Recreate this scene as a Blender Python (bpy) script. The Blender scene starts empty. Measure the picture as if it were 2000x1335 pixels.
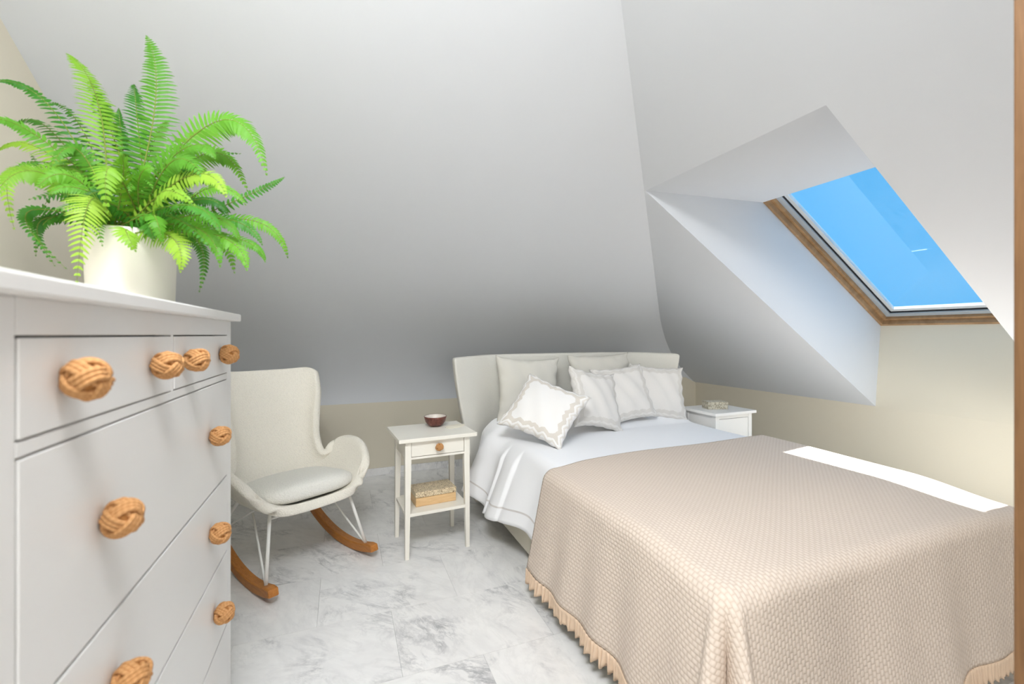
import bpy, bmesh, math, random
from mathutils import Vector, Matrix, Euler
S = bpy.context.scene
COL = S.collection
PI = math.pi

# ------------------------------------------------------------------ camera, world, lights, exposure
F_PX, CAM_H, YH = 850.0, 1.28, 653.0
TH = math.atan(332 / 850)
cam_d = bpy.data.cameras.new('camera')
cam = bpy.data.objects.new('camera', cam_d); COL.objects.link(cam)
cam.location = (0, 0, CAM_H); cam.rotation_euler = (PI / 2, 0, -TH)
cam_d.sensor_width = 36; cam_d.lens = 36 * F_PX / 2000; cam_d.shift_y = -14.5 / 2000
cam_d.clip_start = 0.02
cam_d.dof.use_dof = True; cam_d.dof.focus_distance = 2.7; cam_d.dof.aperture_fstop = 2.8
S.camera = cam

W = bpy.data.worlds.new('world'); S.world = W; W.use_nodes = True
wb = W.node_tree.nodes['Background']
wb.inputs[0].default_value = (0.11, 0.455, 0.85, 1); wb.inputs[1].default_value = 1.4

def light(name, kind, loc, direction, energy, color, size=None, size_y=None, angle=None):
    d = bpy.data.lights.new(name, kind); d.energy = energy; d.color = color
    if kind == 'AREA':
        d.shape = 'RECTANGLE'; d.size = size; d.size_y = size_y
    if kind == 'SUN': d.angle = angle
    o = bpy.data.objects.new(name, d); COL.objects.link(o); o.location = loc
    o.rotation_euler = Vector(direction).to_track_quat('-Z', 'Y').to_euler()
    return o
light('sun', 'SUN', (3.5, 2, 5), (-.50, -.36, -1.65), 24.0, (1, .97, .94), angle=math.radians(.6))
light('rear_fill_light', 'AREA', (.3, -4.9, .95), (0, 1, -.02), 70, (1, .985, .965), 2.4, 2.1)  # added soft fill from behind the camera; the rear wall has no window
light('ceiling_fill_light', 'AREA', (.0, .32, 2.93), (.25, .35, -1), 120, (.95, .975, 1), .95, 1.0)  # added downward fill under the unseen flat ceiling, which has no opening

S.view_settings.view_transform = 'Standard'; S.view_settings.look = 'None'
S.view_settings.gamma = 1.0; S.view_settings.use_curve_mapping = False
S.view_settings.exposure = 0.0

# ------------------------------------------------------------------ materials
def lin(r, g, b):
    f = lambda c: (c / 255 / 12.92) if c / 255 <= .04045 else ((c / 255 + .055) / 1.055) ** 2.4
    return (f(r), f(g), f(b), 1)

class NT:
    def __init__(s, name, rough=.5, spec=.5):
        s.m = bpy.data.materials.new(name); s.m.use_nodes = True
        s.t = s.m.node_tree; s.b = s.t.nodes['Principled BSDF']
        s.b.inputs['Roughness'].default_value = rough
        s.b.inputs['Specular IOR Level'].default_value = spec
    def n(s, typ, **kw):
        x = s.t.nodes.new('ShaderNode' + typ)
        for k, v in kw.items(): setattr(x, k, v)
        return x
    def set(s, sock, v):
        if hasattr(v, 'is_output'): s.t.links.new(v, sock)
        else: sock.default_value = v
    def math(s, op, a, b=0.0, c=0.0):
        x = s.n('Math', operation=op)
        s.set(x.inputs[0], a); s.set(x.inputs[1], b); s.set(x.inputs[2], c)
        return x.outputs[0]
    def coord(s, which='Object'): return s.n('TexCoord').outputs[which]
    def noise(s, vec, scale, detail=3, rough=.5, dist=0):
        x = s.n('TexNoise'); s.set(x.inputs['Vector'], vec)
        x.inputs['Scale'].default_value = scale; x.inputs['Detail'].default_value = detail
        x.inputs['Roughness'].default_value = rough; x.inputs['Distortion'].default_value = dist
        return x.outputs[0]
    def mapr(s, vec, scale=(1, 1, 1), loc=(0, 0, 0), rot=(0, 0, 0)):
        x = s.n('Mapping'); s.set(x.inputs['Vector'], vec); s.set(x.inputs['Scale'], scale)
        s.set(x.inputs['Location'], loc); s.set(x.inputs['Rotation'], rot)
        return x.outputs[0]
    def ramp(s, fac, stops, interp='LINEAR'):
        x = s.n('ValToRGB'); s.set(x.inputs[0], fac); e = x.color_ramp.elements
        x.color_ramp.interpolation = interp
        while len(e) < len(stops): e.new(.5)
        for i, (p, c) in enumerate(stops):
            e[i].position = p; e[i].color = c if len(c) == 4 else (*c, 1)
        return x.outputs[0]
    def mix(s, fac, a, b, mode='MIX'):
        x = s.n('Mix', data_type='RGBA', blend_type=mode)
        s.set(x.inputs[0], fac); s.set(x.inputs[6], a); s.set(x.inputs[7], b)
        return x.outputs[2]
    def color(s, v): s.set(s.b.inputs['Base Color'], v); return s
    def bump(s, h, strength=.3, dist=.01):
        x = s.n('Bump'); x.inputs['Strength'].default_value = strength; x.inputs['Distance'].default_value = dist
        s.set(x.inputs['Height'], h); s.t.links.new(x.outputs[0], s.b.inputs['Normal']); return s

def plain(name, rgb, rough=.5, spec=.4, nscale=None, nstr=.1, ndist=.002, var=0):
    k = NT(name, rough, spec); c = lin(*rgb); co = k.coord()
    if var:
        f = k.noise(co, 3, 3)
        k.color(k.mix(f, tuple(x * (1 - var) for x in c[:3]) + (1,), tuple(min(1, x * (1 + var)) for x in c[:3]) + (1,)))
    else: k.color(c)
    if nscale: k.bump(k.noise(co, nscale, 4), nstr, ndist)
    return k.m

M = {}
M['plaster'] = plain('white_plaster', (219, 222, 226), .9, .15, 5, .04, .003)
M['cream'] = plain('cream_wall_paint', (219, 212, 194), .85, .2, 14, .12, .004)
M['white_paint'] = plain('white_lacquer', (238, 237, 234), .38, .4, 60, .03, .001)
M['cream_paint'] = plain('offwhite_lacquer', (240, 236, 225), .4, .4, 60, .03, .001)
M['metal_white'] = plain('white_powder_coat', (238, 237, 232), .4, .4)
M['dark_gap'] = plain('dark_gap', (60, 55, 52), .9, .1)
M['pot'] = plain('matte_pot', (238, 233, 222), .55, .3, 30, .05, .002)
M['soil'] = plain('soil', (60, 44, 32), .95, .1, 40, .8, .01)
M['frame_brown'] = None
M['sheet'] = plain('white_cotton', (240, 240, 243), .9, .15, 350, .06, .001)
M['base_cloth'] = plain('cream_upholstery', (222, 216, 200), .9, .15, 500, .25, .001)
M['pillow_grey'] = plain('oatmeal_linen', (218, 215, 206), .95, .1, 420, .35, .001, .04)
M['steel'] = plain('grey_aluminium', (172, 180, 186), .4, .5)
M['aluminium_light'] = plain('pale_aluminium', (215, 220, 222), .35, .5)
M['rubber'] = plain('black_gasket', (40, 42, 46), .7, .3)

def wood(name, c1, c2, scale=(1, 14, 14), rough=.45):
    k = NT(name, rough, .4); co = k.mapr(k.coord(), scale)
    f = k.noise(co, 6, 5, .6, 1.2)
    k.color(k.ramp(f, [(.3, lin(*c1)), (.7, lin(*c2))])); k.bump(f, .08, .002)
    return k.m
M['frame_brown'] = wood('brown_varnished_wood', (150, 116, 80), (180, 146, 108), (2, 2, 2))
M['jamb'] = wood('brown_door_wood', (112, 80, 50), (136, 100, 66), (14, 14, 1))
M['rocker'] = wood('oak_orange', (168, 104, 44), (196, 130, 62), (14, 2, 14))
M['boxwood'] = wood('pale_wood', (216, 176, 126), (232, 198, 150), (2, 14, 14))

def m_boucle(name, rgb, sc):
    k = NT(name, .95, .1); co = k.coord()
    v = k.n('TexVoronoi'); k.set(v.inputs['Vector'], co); v.inputs['Scale'].default_value = sc
    n = k.noise(co, sc * .6, 3)
    h = k.math('ADD', k.math('MULTIPLY', v.outputs[0], -1), n)
    c = lin(*rgb)
    k.color(k.mix(k.math('MULTIPLY', v.outputs[0], .5), c, tuple(x * .8 for x in c[:3]) + (1,)))
    k.bump(h, .5, .004); return k.m
M['boucle'] = m_boucle('cream_boucle', (244, 239, 227), 160)
M['boucle_light'] = m_boucle('ivory_boucle', (242, 240, 232), 150)
M['headboard'] = m_boucle('ivory_weave', (240, 238, 229), 400)

def m_rope():
    k = NT('tan_rope', .75, .2); co = k.coord('UV')
    s = k.n('SeparateXYZ'); k.set(s.inputs[0], co)
    st = k.math('SINE', k.math('ADD', k.math('MULTIPLY', s.outputs[0], 900), k.math('MULTIPLY', s.outputs[1], 6.283)))
    f = k.math('MULTIPLY_ADD', st, .5, .5)
    k.color(k.mix(f, lin(190, 140, 90), lin(204, 154, 104))); k.bump(f, .05, .0004); return k.m
M['rope'] = m_rope()
M['rope_core'] = plain('rope_core', (170, 118, 68), .9, .1)

def m_marble():
    k = NT('white_marble', .22, .45)
    oi = k.n('ObjectInfo'); co = k.coord()
    off = k.n('CombineXYZ'); r = oi.outputs['Random']
    k.set(off.inputs[0], k.math('MULTIPLY', r, 37.0)); k.set(off.inputs[1], k.math('MULTIPLY', r, 91.0)); k.set(off.inputs[2], k.math('MULTIPLY', r, 53.0))
    ad = k.n('VectorMath', operation='ADD'); k.set(ad.inputs[0], co); k.set(ad.inputs[1], off.outputs[0])
    rot = k.n('CombineXYZ'); k.set(rot.inputs[2], k.math('MULTIPLY_ADD', k.math('FRACT', k.math('MULTIPLY', r, 17.3)), 1.0, .55))
    v = k.mapr(ad.outputs[0], (1, 1, 1), (0, 0, 0), rot.outputs[0])
    st = k.mapr(v, (1, 2.2, 1))
    n1 = k.noise(st, 3.0, 10, .68, .6)
    vein = k.math('ABSOLUTE', k.math('SUBTRACT', n1, .5))
    vm = k.ramp(vein, [(0, (1, 1, 1)), (.018, (.55, .55, .55)), (.06, (0, 0, 0))])
    patch = k.ramp(k.noise(v, 3.2, 4, .6, .5), [(.5, (0, 0, 0)), (.74, (1, 1, 1))])
    n2 = k.noise(st, 8, 8, .7, .5)
    fine = k.ramp(k.math('ABSOLUTE', k.math('SUBTRACT', n2, .5)), [(0, (1, 1, 1)), (.05, (0, 0, 0))])
    cloud = k.noise(st, 3.4, 5, .6, .5)
    base = k.ramp(cloud, [(.25, lin(226, 225, 224)), (.6, lin(241, 240, 238)), (.85, lin(234, 232, 229))])
    c = k.mix(k.math('MULTIPLY', k.math('MULTIPLY', vm, patch), .62), base, lin(118, 120, 126))
    c = k.mix(k.math('MULTIPLY', k.math('MULTIPLY', fine, patch), .4), c, lin(128, 130, 136))
    c = k.mix(k.math('MULTIPLY', vm, .10), c, lin(150, 150, 152))
    k.color(c); return k.m
M['marble'] = m_marble()
M['grout'] = plain('pale_grout', (222, 221, 217), .8, .2)

def m_blanket():
    k = NT('beige_waffle_cotton', .95, .08); uv = k.coord('UV')
    s = k.n('SeparateXYZ'); k.set(s.inputs[0], uv)
    nz = k.noise(uv, 6, 2); wob = k.math('MULTIPLY', k.math('SUBTRACT', nz, .5), .7)
    V = k.math('ADD', k.math('DIVIDE', s.outputs[0], .0140), wob); U = k.math('ADD', k.math('DIVIDE', s.outputs[1], .0190), wob)
    row = k.math('MODULO', k.math('FLOOR', V), 2.0)
    Uo = k.math('MULTIPLY_ADD', row, .5, U)
    a = k.math('SINE', k.math('MULTIPLY', k.math('FRACT', Uo), PI)); b = k.math('SINE', k.math('MULTIPLY', k.math('FRACT', V), PI))
    h = k.math('POWER', k.math('MULTIPLY', a, b), .6)
    n = k.noise(uv, 260, 2)
    k.color(k.mix(k.math('POWER', h, .6), lin(205, 187, 171), lin(225, 211, 198)))
    k.bump(k.math('MULTIPLY_ADD', n, .25, h), .65, .0028); return k.m
M['blanket'] = m_blanket()
M['fringe'] = plain('peach_fringe', (228, 202, 176), .95, .1, 300, .3, .001)

def m_sheet_hem():
    # cloth with a drawn-thread line a hand's breadth above the hem (u = distance to hem in metres)
    k = NT('white_cotton_hemmed', .9, .1); uv = k.coord('UV')
    s = k.n('SeparateXYZ'); k.set(s.inputs[0], uv)
    d = k.math('ABSOLUTE', k.math('SUBTRACT', s.outputs[0], .075))
    f = k.math('LESS_THAN', d, .0045)
    k.color(k.mix(k.math('MULTIPLY', f, .75), lin(248, 248, 250), lin(206, 200, 196)))
    k.bump(k.noise(k.coord(), 350, 3), .06, .001); return k.m
M['sheet_hem'] = m_sheet_hem()

def m_border(name, base, band, zig=.10, w=(.70, .93)):
    k = NT(name, .95, .1); uv = k.coord('UV')
    s = k.n('SeparateXYZ'); k.set(s.inputs[0], uv)
    au = k.math('ABSOLUTE', s.outputs[0]); av = k.math('ABSOLUTE', s.outputs[1])
    mx = k.math('MAXIMUM', au, av); mn = k.math('MINIMUM', au, av)
    tri = k.math('PINGPONG', k.math('ADD', mn, .08), .16)
    n = k.math('MULTIPLY', k.math('SUBTRACT', k.noise(uv, 14, 2), .5), .05)
    d = k.math('ADD', k.math('ADD', mx, n), k.math('MULTIPLY', k.math('SUBTRACT', tri, .08), zig * 4))
    lo = k.math('GREATER_THAN', d, w[0]); hi = k.math('LESS_THAN', d, w[0] + .13)
    lo2 = k.math('GREATER_THAN', d, w[0] + .19); hi2 = k.math('LESS_THAN', d, w[1])
    f = k.math('MAXIMUM', k.math('MULTIPLY', lo, hi), k.math('MULTIPLY', k.math('MULTIPLY', lo2, hi2), .7))
    k.color(k.mix(k.math('MULTIPLY', f, .85), lin(*base), lin(*band)))
    k.bump(k.noise(k.coord(), 350, 3), .25, .001); return k.m
M['pillow_white'] = m_border('white_linen_zigzag_border', (242, 240, 238), (218, 211, 201), .13, (.74, .98))
M['pillow_soft'] = m_border('white_linen_pale_border', (232, 229, 225), (218, 214, 208), .08, (.74, .97))

def m_frond(name, c1, c2, c3):
    k = NT(name, .5, .3); oi = k.n('ObjectInfo'); n = k.noise(k.coord(), 9, 3)
    f = k.math('ADD', k.math('MULTIPLY', oi.outputs['Random'], .7), k.math('MULTIPLY', n, .45))
    c = k.ramp(f, [(.15, lin(*c1)), (.55, lin(*c2)), (.95, lin(*c3))]); k.color(c)
    tr = k.n('BsdfTranslucent'); k.set(tr.inputs[0], k.mix(.4, c, lin(150, 195, 52)))
    mx = k.n('MixShader'); mx.inputs[0].default_value = .32
    out = k.t.nodes['Material Output']
    k.t.links.new(k.b.outputs[0], mx.inputs[1]); k.t.links.new(tr.outputs[0], mx.inputs[2]); k.t.links.new(mx.outputs[0], out.inputs[0])
    return k.m
M['frond_bright'] = m_frond('frond_bright', (102, 156, 40), (128, 176, 50), (156, 192, 66))
M['frond_mid'] = m_frond('frond_mid', (70, 134, 32), (92, 156, 42), (116, 176, 52))
M['frond_dark'] = m_frond('frond_dark', (38, 100, 30), (52, 122, 36), (72, 140, 42))
M['stem'] = plain('frond_stem', (112, 128, 48), .6, .3)

def m_glass():
    k = NT('window_glass', 0, .5)
    tr = k.n('BsdfTransparent'); gl = k.n('BsdfGlossy'); gl.inputs['Roughness'].default_value = .02
    tr.inputs[0].default_value = (.95, .97, .98, 1)
    fr = k.n('Fresnel'); fr.inputs[0].default_value = 1.45
    mx = k.n('MixShader'); k.t.links.new(k.math('MULTIPLY', fr.outputs[0], .22), mx.inputs[0])
    k.t.links.new(tr.outputs[0], mx.inputs[1]); k.t.links.new(gl.outputs[0], mx.inputs[2])
    k.t.links.new(mx.outputs[0], k.t.nodes['Material Output'].inputs[0]); return k.m
M['glass'] = m_glass()

def m_inlay(name, base, dark, sc, thr):
    k = NT(name, .4, .4); co = k.coord()
    v = k.n('TexVoronoi', feature='DISTANCE_TO_EDGE'); k.set(v.inputs['Vector'], co); v.inputs['Scale'].default_value = sc
    f = k.math('LESS_THAN', v.outputs[0], thr)
    n = k.noise(co, sc * .8, 2)
    k.color(k.mix(k.math('MULTIPLY', f, k.math('GREATER_THAN', n, .45)), k.mix(n, lin(*base), tuple(x * .85 for x in lin(*base)[:3]) + (1,)), lin(*dark)))
    return k.m
M['inlay'] = m_inlay('bone_inlay', (232, 214, 180), (120, 92, 62), 110, .06)
M['inlay_grey'] = m_inlay('grey_bone_inlay', (214, 208, 190), (166, 158, 138), 60, .12)

def m_coconut():
    k = NT('coconut_shell', .35, .5); co = k.coord(); n = k.noise(co, 45, 5, .6, .6)
    k.color(k.ramp(n, [(.3, lin(70, 36, 30)), (.55, lin(112, 62, 52)), (.75, lin(150, 100, 84))])); return k.m
M['coconut'] = m_coconut()
M['bowl_in'] = plain('pearl_lining', (232, 224, 214), .35, .5, var=.06)
M['card'] = plain('pale_card', (240, 234, 216), .6, .3)

# ------------------------------------------------------------------ mesh helpers
def link(o, parent=None):
    COL.objects.link(o)
    if parent is not None: o.parent = parent
    return o
def mesh(name, vs, fs, mat=None, parent=None, smooth=False, uv=None, mats=None, fm=None, fuv=None):
    me = bpy.data.meshes.new(name); me.from_pydata([tuple(v) for v in vs], [], fs)
    if mats:
        for m in mats: me.materials.append(m)
        if fm:
            for p, i in zip(me.polygons, fm): p.material_index = i
    elif mat: me.materials.append(mat)
    if uv:
        L = me.uv_layers.new()
        for lp in me.loops: L.data[lp.index].uv = uv[lp.vertex_index]
    if smooth:
        for p in me.polygons: p.use_smooth = True
    me.update()
    return link(bpy.data.objects.new(name, me), parent)

class MB:
    """collects boxes, tubes and lathes, then links them as ONE mesh object"""
    def __init__(s): s.bm = bmesh.new(); s.uv = s.bm.loops.layers.uv.new()
    def box(s, lo, hi, bev=0.0, mtx=None, seg=2):
        c = [(a + b) / 2 for a, b in zip(lo, hi)]; d = [abs(b - a) for a, b in zip(lo, hi)]
        m = Matrix.Translation(c) @ Matrix.Diagonal((*d, 1))
        r = bmesh.ops.create_cube(s.bm, size=1, matrix=m); vs = r['verts']
        if bev:
            es = {e for v in vs for e in v.link_edges}
            r2 = bmesh.ops.bevel(s.bm, geom=list(es), offset=bev, segments=seg, affect='EDGES', profile=.5)
            vs = list({v for f in r2['faces'] for v in f.verts} | {v for v in vs if v.is_valid})
        if mtx is not None: bmesh.ops.transform(s.bm, matrix=mtx, verts=vs)
        return s
    def prism(s, pts, z0, z1, tp=None):
        """vertical prism; tp = top outline (same count) for tapers"""
        tp = tp or pts; n = len(pts)
        a = [s.bm.verts.new((*p, z0)) for p in pts]; b = [s.bm.verts.new((*p, z1)) for p in tp]
        for i in range(n): s.bm.faces.new((a[i], a[(i + 1) % n], b[(i + 1) % n], b[i]))
        s.bm.faces.new(a[::-1]); s.bm.faces.new(b); return s
    def tube(s, pts, rad, n=8, closed=False, cap=True, uvl=True):
        pts = [Vector(p) for p in pts]; N = len(pts); rings = []; up = None; L = 0
        for i, p in enumerate(pts):
            if closed: t = pts[(i + 1) % N] - pts[i - 1]
            else: t = pts[min(i + 1, N - 1)] - pts[max(i - 1, 0)]
            t.normalize()
            if up is None: up = Vector((0, 0, 1)) if abs(t.z) < .9 else Vector((1, 0, 0))
            u = (up - t * up.dot(t)).normalized(); w = t.cross(u); up = u
            r = rad(i / max(1, N - 1)) if callable(rad) else rad
            rings.append([s.bm.verts.new(p + (u * math.cos(2 * PI * k / n) + w * math.sin(2 * PI * k / n)) * r) for k in range(n)])
        cnt = N if closed else N - 1
        for i in range(cnt):
            A, B = rings[i], rings[(i + 1) % N]; l = (pts[(i + 1) % N] - pts[i]).length
            for k in range(n):
                f = s.bm.faces.new((A[k], A[(k + 1) % n], B[(k + 1) % n], B[k])); f.smooth = True
                for lp, q in zip(f.loops, ((L, k / n), (L, (k + 1) / n), (L + l, (k + 1) / n), (L + l, k / n))): lp[s.uv].uv = q
            L += l
        if cap and not closed: s.bm.faces.new(rings[0][::-1]); s.bm.faces.new(rings[-1])
        return s
    def lathe(s, prof, n=40, c=(0, 0, 0)):
        rings = []
        for r, z in prof:
            if r < 1e-6: rings.append([s.bm.verts.new((c[0], c[1], c[2] + z))])
            else: rings.append([s.bm.verts.new((c[0] + r * math.cos(2 * PI * k / n), c[1] + r * math.sin(2 * PI * k / n), c[2] + z)) for k in range(n)])
        for A, B in zip(rings, rings[1:]):
            for k in range(n):
                q = [A[k % len(A)], A[(k + 1) % len(A)], B[(k + 1) % len(B)], B[k % len(B)]]
                q2 = []
                for v in q:
                    if v not in q2: q2.append(v)
                if len(q2) > 2: f = s.bm.faces.new(q2); f.smooth = True
        return s
    def build(s, name, mat, parent=None, smooth=None):
        me = bpy.data.meshes.new(name); bmesh.ops.recalc_face_normals(s.bm, faces=s.bm.faces[:])
        if smooth: 
            for f in s.bm.faces: f.smooth = True
        s.bm.to_mesh(me); s.bm.free(); me.materials.append(mat)
        return link(bpy.data.objects.new(name, me), parent)

def tag(o, label=None, cat=None, group=None, kind=None):
    for k, v in (('label', label), ('category', cat), ('group', group), ('kind', kind)):
        if v: o[k] = v
    return o
def thing(name, label, cat, loc=(0, 0, 0), rz=0, group=None):
    o = bpy.data.objects.new(name, None); COL.objects.link(o); o.location = loc; o.rotation_euler = (0, 0, rz)
    o.empty_display_size = .1
    return tag(o, label, cat, group)
def struct(o): o['kind'] = 'structure'; return o
def lerp(a, b, t): return a + (b - a) * t
def sm(a, b, x):
    t = max(0, min(1, (x - a) / (b - a))); return t * t * (3 - 2 * t)
def grid_faces(nu, nv, off=0): return [(off + i * nv + j, off + (i + 1) * nv + j, off + (i + 1) * nv + j + 1, off + i * nv + j + 1) for i in range(nu - 1) for j in range(nv - 1)]
def catmull(P, t):
    n = len(P) - 1; x = min(max(t, 0), 1) * n; i = min(int(x), n - 1); f = x - i
    g = lambda k: P[max(0, min(n, k))]
    out = []
    for a, b, c, d in zip(*(g(i + k) if isinstance(g(0), (tuple, list)) else (g(i + k),) for k in (-1, 0, 1, 2))):
        out.append(.5 * (2 * b + (c - a) * f + (2 * a - 5 * b + 4 * c - d) * f * f + (3 * b - a - 3 * c + d) * f ** 3))
    return out

# ------------------------------------------------------------------ setting
XR, YB, XL, YF = 4.003, 4.144, -1.05, -5.0      # right knee wall, back knee wall, left wall, rear wall
ZK, KS = .703, .647                              # right slope: z = ZK + (XR - X) * KS
ZC = 2.95                                        # flat ceiling
rz_ = lambda x: ZK + (XR - x) * KS
rx_ = lambda z: XR - (z - ZK) / KS
WY1, WY0 = 2.2, 1.125                            # skylight well, left and right cheek
# floor: slab with marble tiles laid in staggered rows
struct(mesh('floor', [(XL, YF, -.012), (XR + .05, YF, -.012), (XR + .05, YB + .05, -.012), (XL, YB + .05, -.012)], [(0, 1, 2, 3)], M['grout']))
floor = bpy.data.objects['floor']
TW, TD, G = .63, .42, .0004
tile_me = None
row = 0; y = 2.085 - TD * 5
while y < YB:
    x = .527 + (0 if row % 2 else TW / 2) - TW * 4
    while x < XR:
        x0, x1, y0, y1 = max(x, XL) + G, min(x + TW, XR) - G, y + G, min(y + TD, YB) - G
        if x1 - x0 > .02 and y1 - y0 > .02:
            full = abs(x1 - x0 - TW + 2 * G) < 1e-4 and abs(y1 - y0 - TD + 2 * G) < 1e-4
            if full and tile_me is not None:
                t = bpy.data.objects.new('tile', tile_me); link(t, floor)
            else:
                w, d = (x1 - x0) / 2, (y1 - y0) / 2
                t = MB().box((-w, -d, -.012), (w, d, 0)).build('tile', M['marble'], floor)
                if full: tile_me = t.data
            t.location = ((x0 + x1) / 2, (y0 + y1) / 2, 0)
        x += TW
    y += TD; row += 1
yA = 2.085 - TD * 5
struct(MB().box((XL, YF, -.012), (XR, yA - G, 0)).build('floor_rear', M['marble']))
# flat ceiling over the highest part, rear wall, left wall
bz = lambda y: 1.269 + (3.68 - y) * .61
YC = 3.68 - (ZC - 1.269) / .61; XC = rx_(ZC)
struct(mesh('ceiling', [(XL, YF, ZC), (XC, YF, ZC), (XC, YC, ZC), (XL, YC, ZC)], [(3, 2, 1, 0)], M['plaster']))
struct(mesh('wall_rear', [(XL, YF, 0), (XR, YF, 0), (XR, YF, ZK), (XC, YF, ZC), (XL, YF, ZC)], [(0, 1, 2, 3, 4)], M['cream']))
# sloped back ceiling: straight slope that rounds down into the knee wall
prof = [(YC, ZC)] + [(lerp(YC, 3.3, i / 6), bz(lerp(YC, 3.3, i / 6))) for i in range(1, 7)]
P0, P1, P2 = (3.3, bz(3.3)), (4.10, bz(3.3) - .488), (YB, .662)
for i in range(1, 25):
    t = i / 24; prof.append(tuple((1 - t) ** 2 * a + 2 * t * (1 - t) * b + t * t * c for a, b, c in zip(P0, P1, P2)))
vs = []; NX = 12
for (yy, zz) in prof:
    xr = min(rx_(zz), XR)
    for i in range(NX): vs.append((lerp(XL, xr, i / (NX - 1)), yy, zz))
struct(mesh('ceiling_back', vs, grid_faces(len(prof), NX), M['plaster'], smooth=True))
struct(mesh('wall_left', [(XL, YF, 0), (XL, YF, ZC)] + [(XL, a, b) for a, b in prof] + [(XL, YB, 0)], [tuple(range(len(prof) + 3))], M['cream']))
wb_ = MB().box((XL, YB, 0), (XR, YB + .08, .664))
wb_.prism([(3.3, YB - .03), (XR, YB - .03), (XR, YB + .05), (3.3, YB + .05)], .0, .70)
wbk = struct(wb_.build('wall_back', M['cream']))
pr = bmesh.new(); a = [pr.verts.new(v) for v in ((3.3, YB - .03, .70), (XR, YB - .03, .70), (3.3, YB - .03, 1.0), (3.3, YB + .05, .70), (XR, YB + .05, .70), (3.3, YB + .05, 1.0))]
for q in ((0, 1, 2), (3, 5, 4), (0, 2, 5, 3), (1, 4, 5, 2), (0, 3, 4, 1)): pr.faces.new([a[i] for i in q])
me = bpy.data.meshes.new('wall_corner'); pr.to_mesh(me); pr.free(); me.materials.append(M['cream']); struct(link(bpy.data.objects.new('wall_corner', me)))
struct(MB().box((XL, YB - .012, 0), (3.3, YB, .065), .002).build('baseboard_back', M['marble']))
# right knee wall, with the sill that rises to the skylight
W1 = (2.746, 2.205); W2 = (4.069, 1.351)         # (X, z) of the window's inner top and bottom edge
v = [(XR, YF, 0), (XR, YB, 0), (XR, YB, ZK), (XR, WY1, ZK), (XR, WY0, ZK), (XR, YF, ZK), (W2[0], WY1, W2[1]), (W2[0], WY0, W2[1])]
struct(mesh('wall_right', v, [(0, 1, 2, 3, 4, 5), (4, 3, 6, 7)], M['cream']))
# right slope with the skylight well
XA = rx_(2.166); ZA = 2.166
def hipY(x): return 3.68 - (rz_(x) - 1.269) / .61 if rz_(x) > bz(3.3) else None
hip = []
for (yy, zz) in prof:
    if zz >= ZK: hip.append((rx_(zz), yy, zz))
hip.append((XR, YB, ZK))
pts = [(XC, YF, ZC)] + hip + [(XR, WY1, ZK), (XA, WY1, ZA), (XA, WY0, ZA), (XR, WY0, ZK), (XR, YF, ZK)]
nb = len(pts)
# split: left-of-well region, right-of-well region, above-well region
vs = []; fs = []
def addp(lst):
    o = len(vs); vs.extend(lst); fs.append(tuple(range(o, o + len(lst))))
hu = [h for h in hip if h[1] <= WY1]; hl = [h for h in hip if h[1] > WY1]
yx = lambda Y: (rx_(bz(Y)), Y, bz(Y))
hA = yx(WY1)
addp([hA] + hl + [(XR, WY1, ZK), (XA, WY1, ZA)])
addp([(XC, YF, ZC)] + hu + [hA, (XA, WY1, ZA), (XA, WY0, ZA), (XA, YF, ZA)])
addp([(XA, YF, ZA), (XA, WY0, ZA), (XR, WY0, ZK), (XR, YF, ZK)])
o = len(vs)
for Y in (WY1, WY0): vs.extend([(XA, Y, ZA), (XR, Y, ZK), (W2[0], Y, W2[1]), (W1[0], Y, W1[1])])
fs += [(o, o + 1, o + 2, o + 3), (o + 4, o + 7, o + 6, o + 5), (o, o + 3, o + 7, o + 4)]
struct(mesh('ceiling_right', vs, fs, M['plaster']))
# skylight window: brown frame, grey sash, panes
win = bpy.data.objects.new('window_1', None); COL.objects.link(win); win['kind'] = 'structure'
p = Vector((W1[0] - W2[0], 0, W1[1] - W2[1])); LW = p.length; LW += .09; p.normalize()
nrm = Vector((-p.z, 0, p.x)); nrm = nrm if nrm.x > 0 else -nrm
win.matrix_world = Matrix(((p.x, 0, nrm.x, W2[0]), (p.y, 1, nrm.y, WY0), (p.z, 0, nrm.z, W2[1]), (0, 0, 0, 1)))
WW = WY1 - WY0                                    # local x up the slope, y across, z outwards
def ring(name, i0, i1, z0, z1, mat, parts=True):
    b = .002
    r = [((i0, i0, z0), (i1, WW - i0, z1)), ((LW - i1, i0, z0), (LW - i0, WW - i0, z1)), ((i1, i0, z0), (LW - i1, i1, z1)), ((i1, WW - i1, z0), (LW - i1, WW - i0, z1))]
    for lo, hi in r: MB().box(lo, hi, b).build(name, mat, win)
ring('frame_rail', -.03, .022, .0, .10, M['frame_brown'])
ring('sash_rail', .022, .045, .035, .10, M['frame_brown'])
ring('sash_cover', .045, .082, .055, .10, M['steel'])
ring('gasket', .082, .087, .065, .10, M['rubber'])
ring('glazing_bead', .087, .115, .075, .10, M['aluminium_light'])
MB().box((.07, .07, .086), (LW - .07, WW - .07, .09)).build('pane', M['glass'], win)
# brown door leaf standing open, seen along the right edge of the view
door = bpy.data.objects.new('door_1', None); COL.objects.link(door); door['kind'] = 'structure'; door.location = (1.0, .357, 0)
MB().box((0, -.80, .01), (.04, 0, 2.3), .003).build('door_leaf', M['jamb'], door)
for hz_ in (.25, 1.1, 1.95): MB().tube([(.046, -.80, hz_), (.046, -.80, hz_ + .09)], .008, 10).build('hinge', M['steel'], door)

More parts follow.
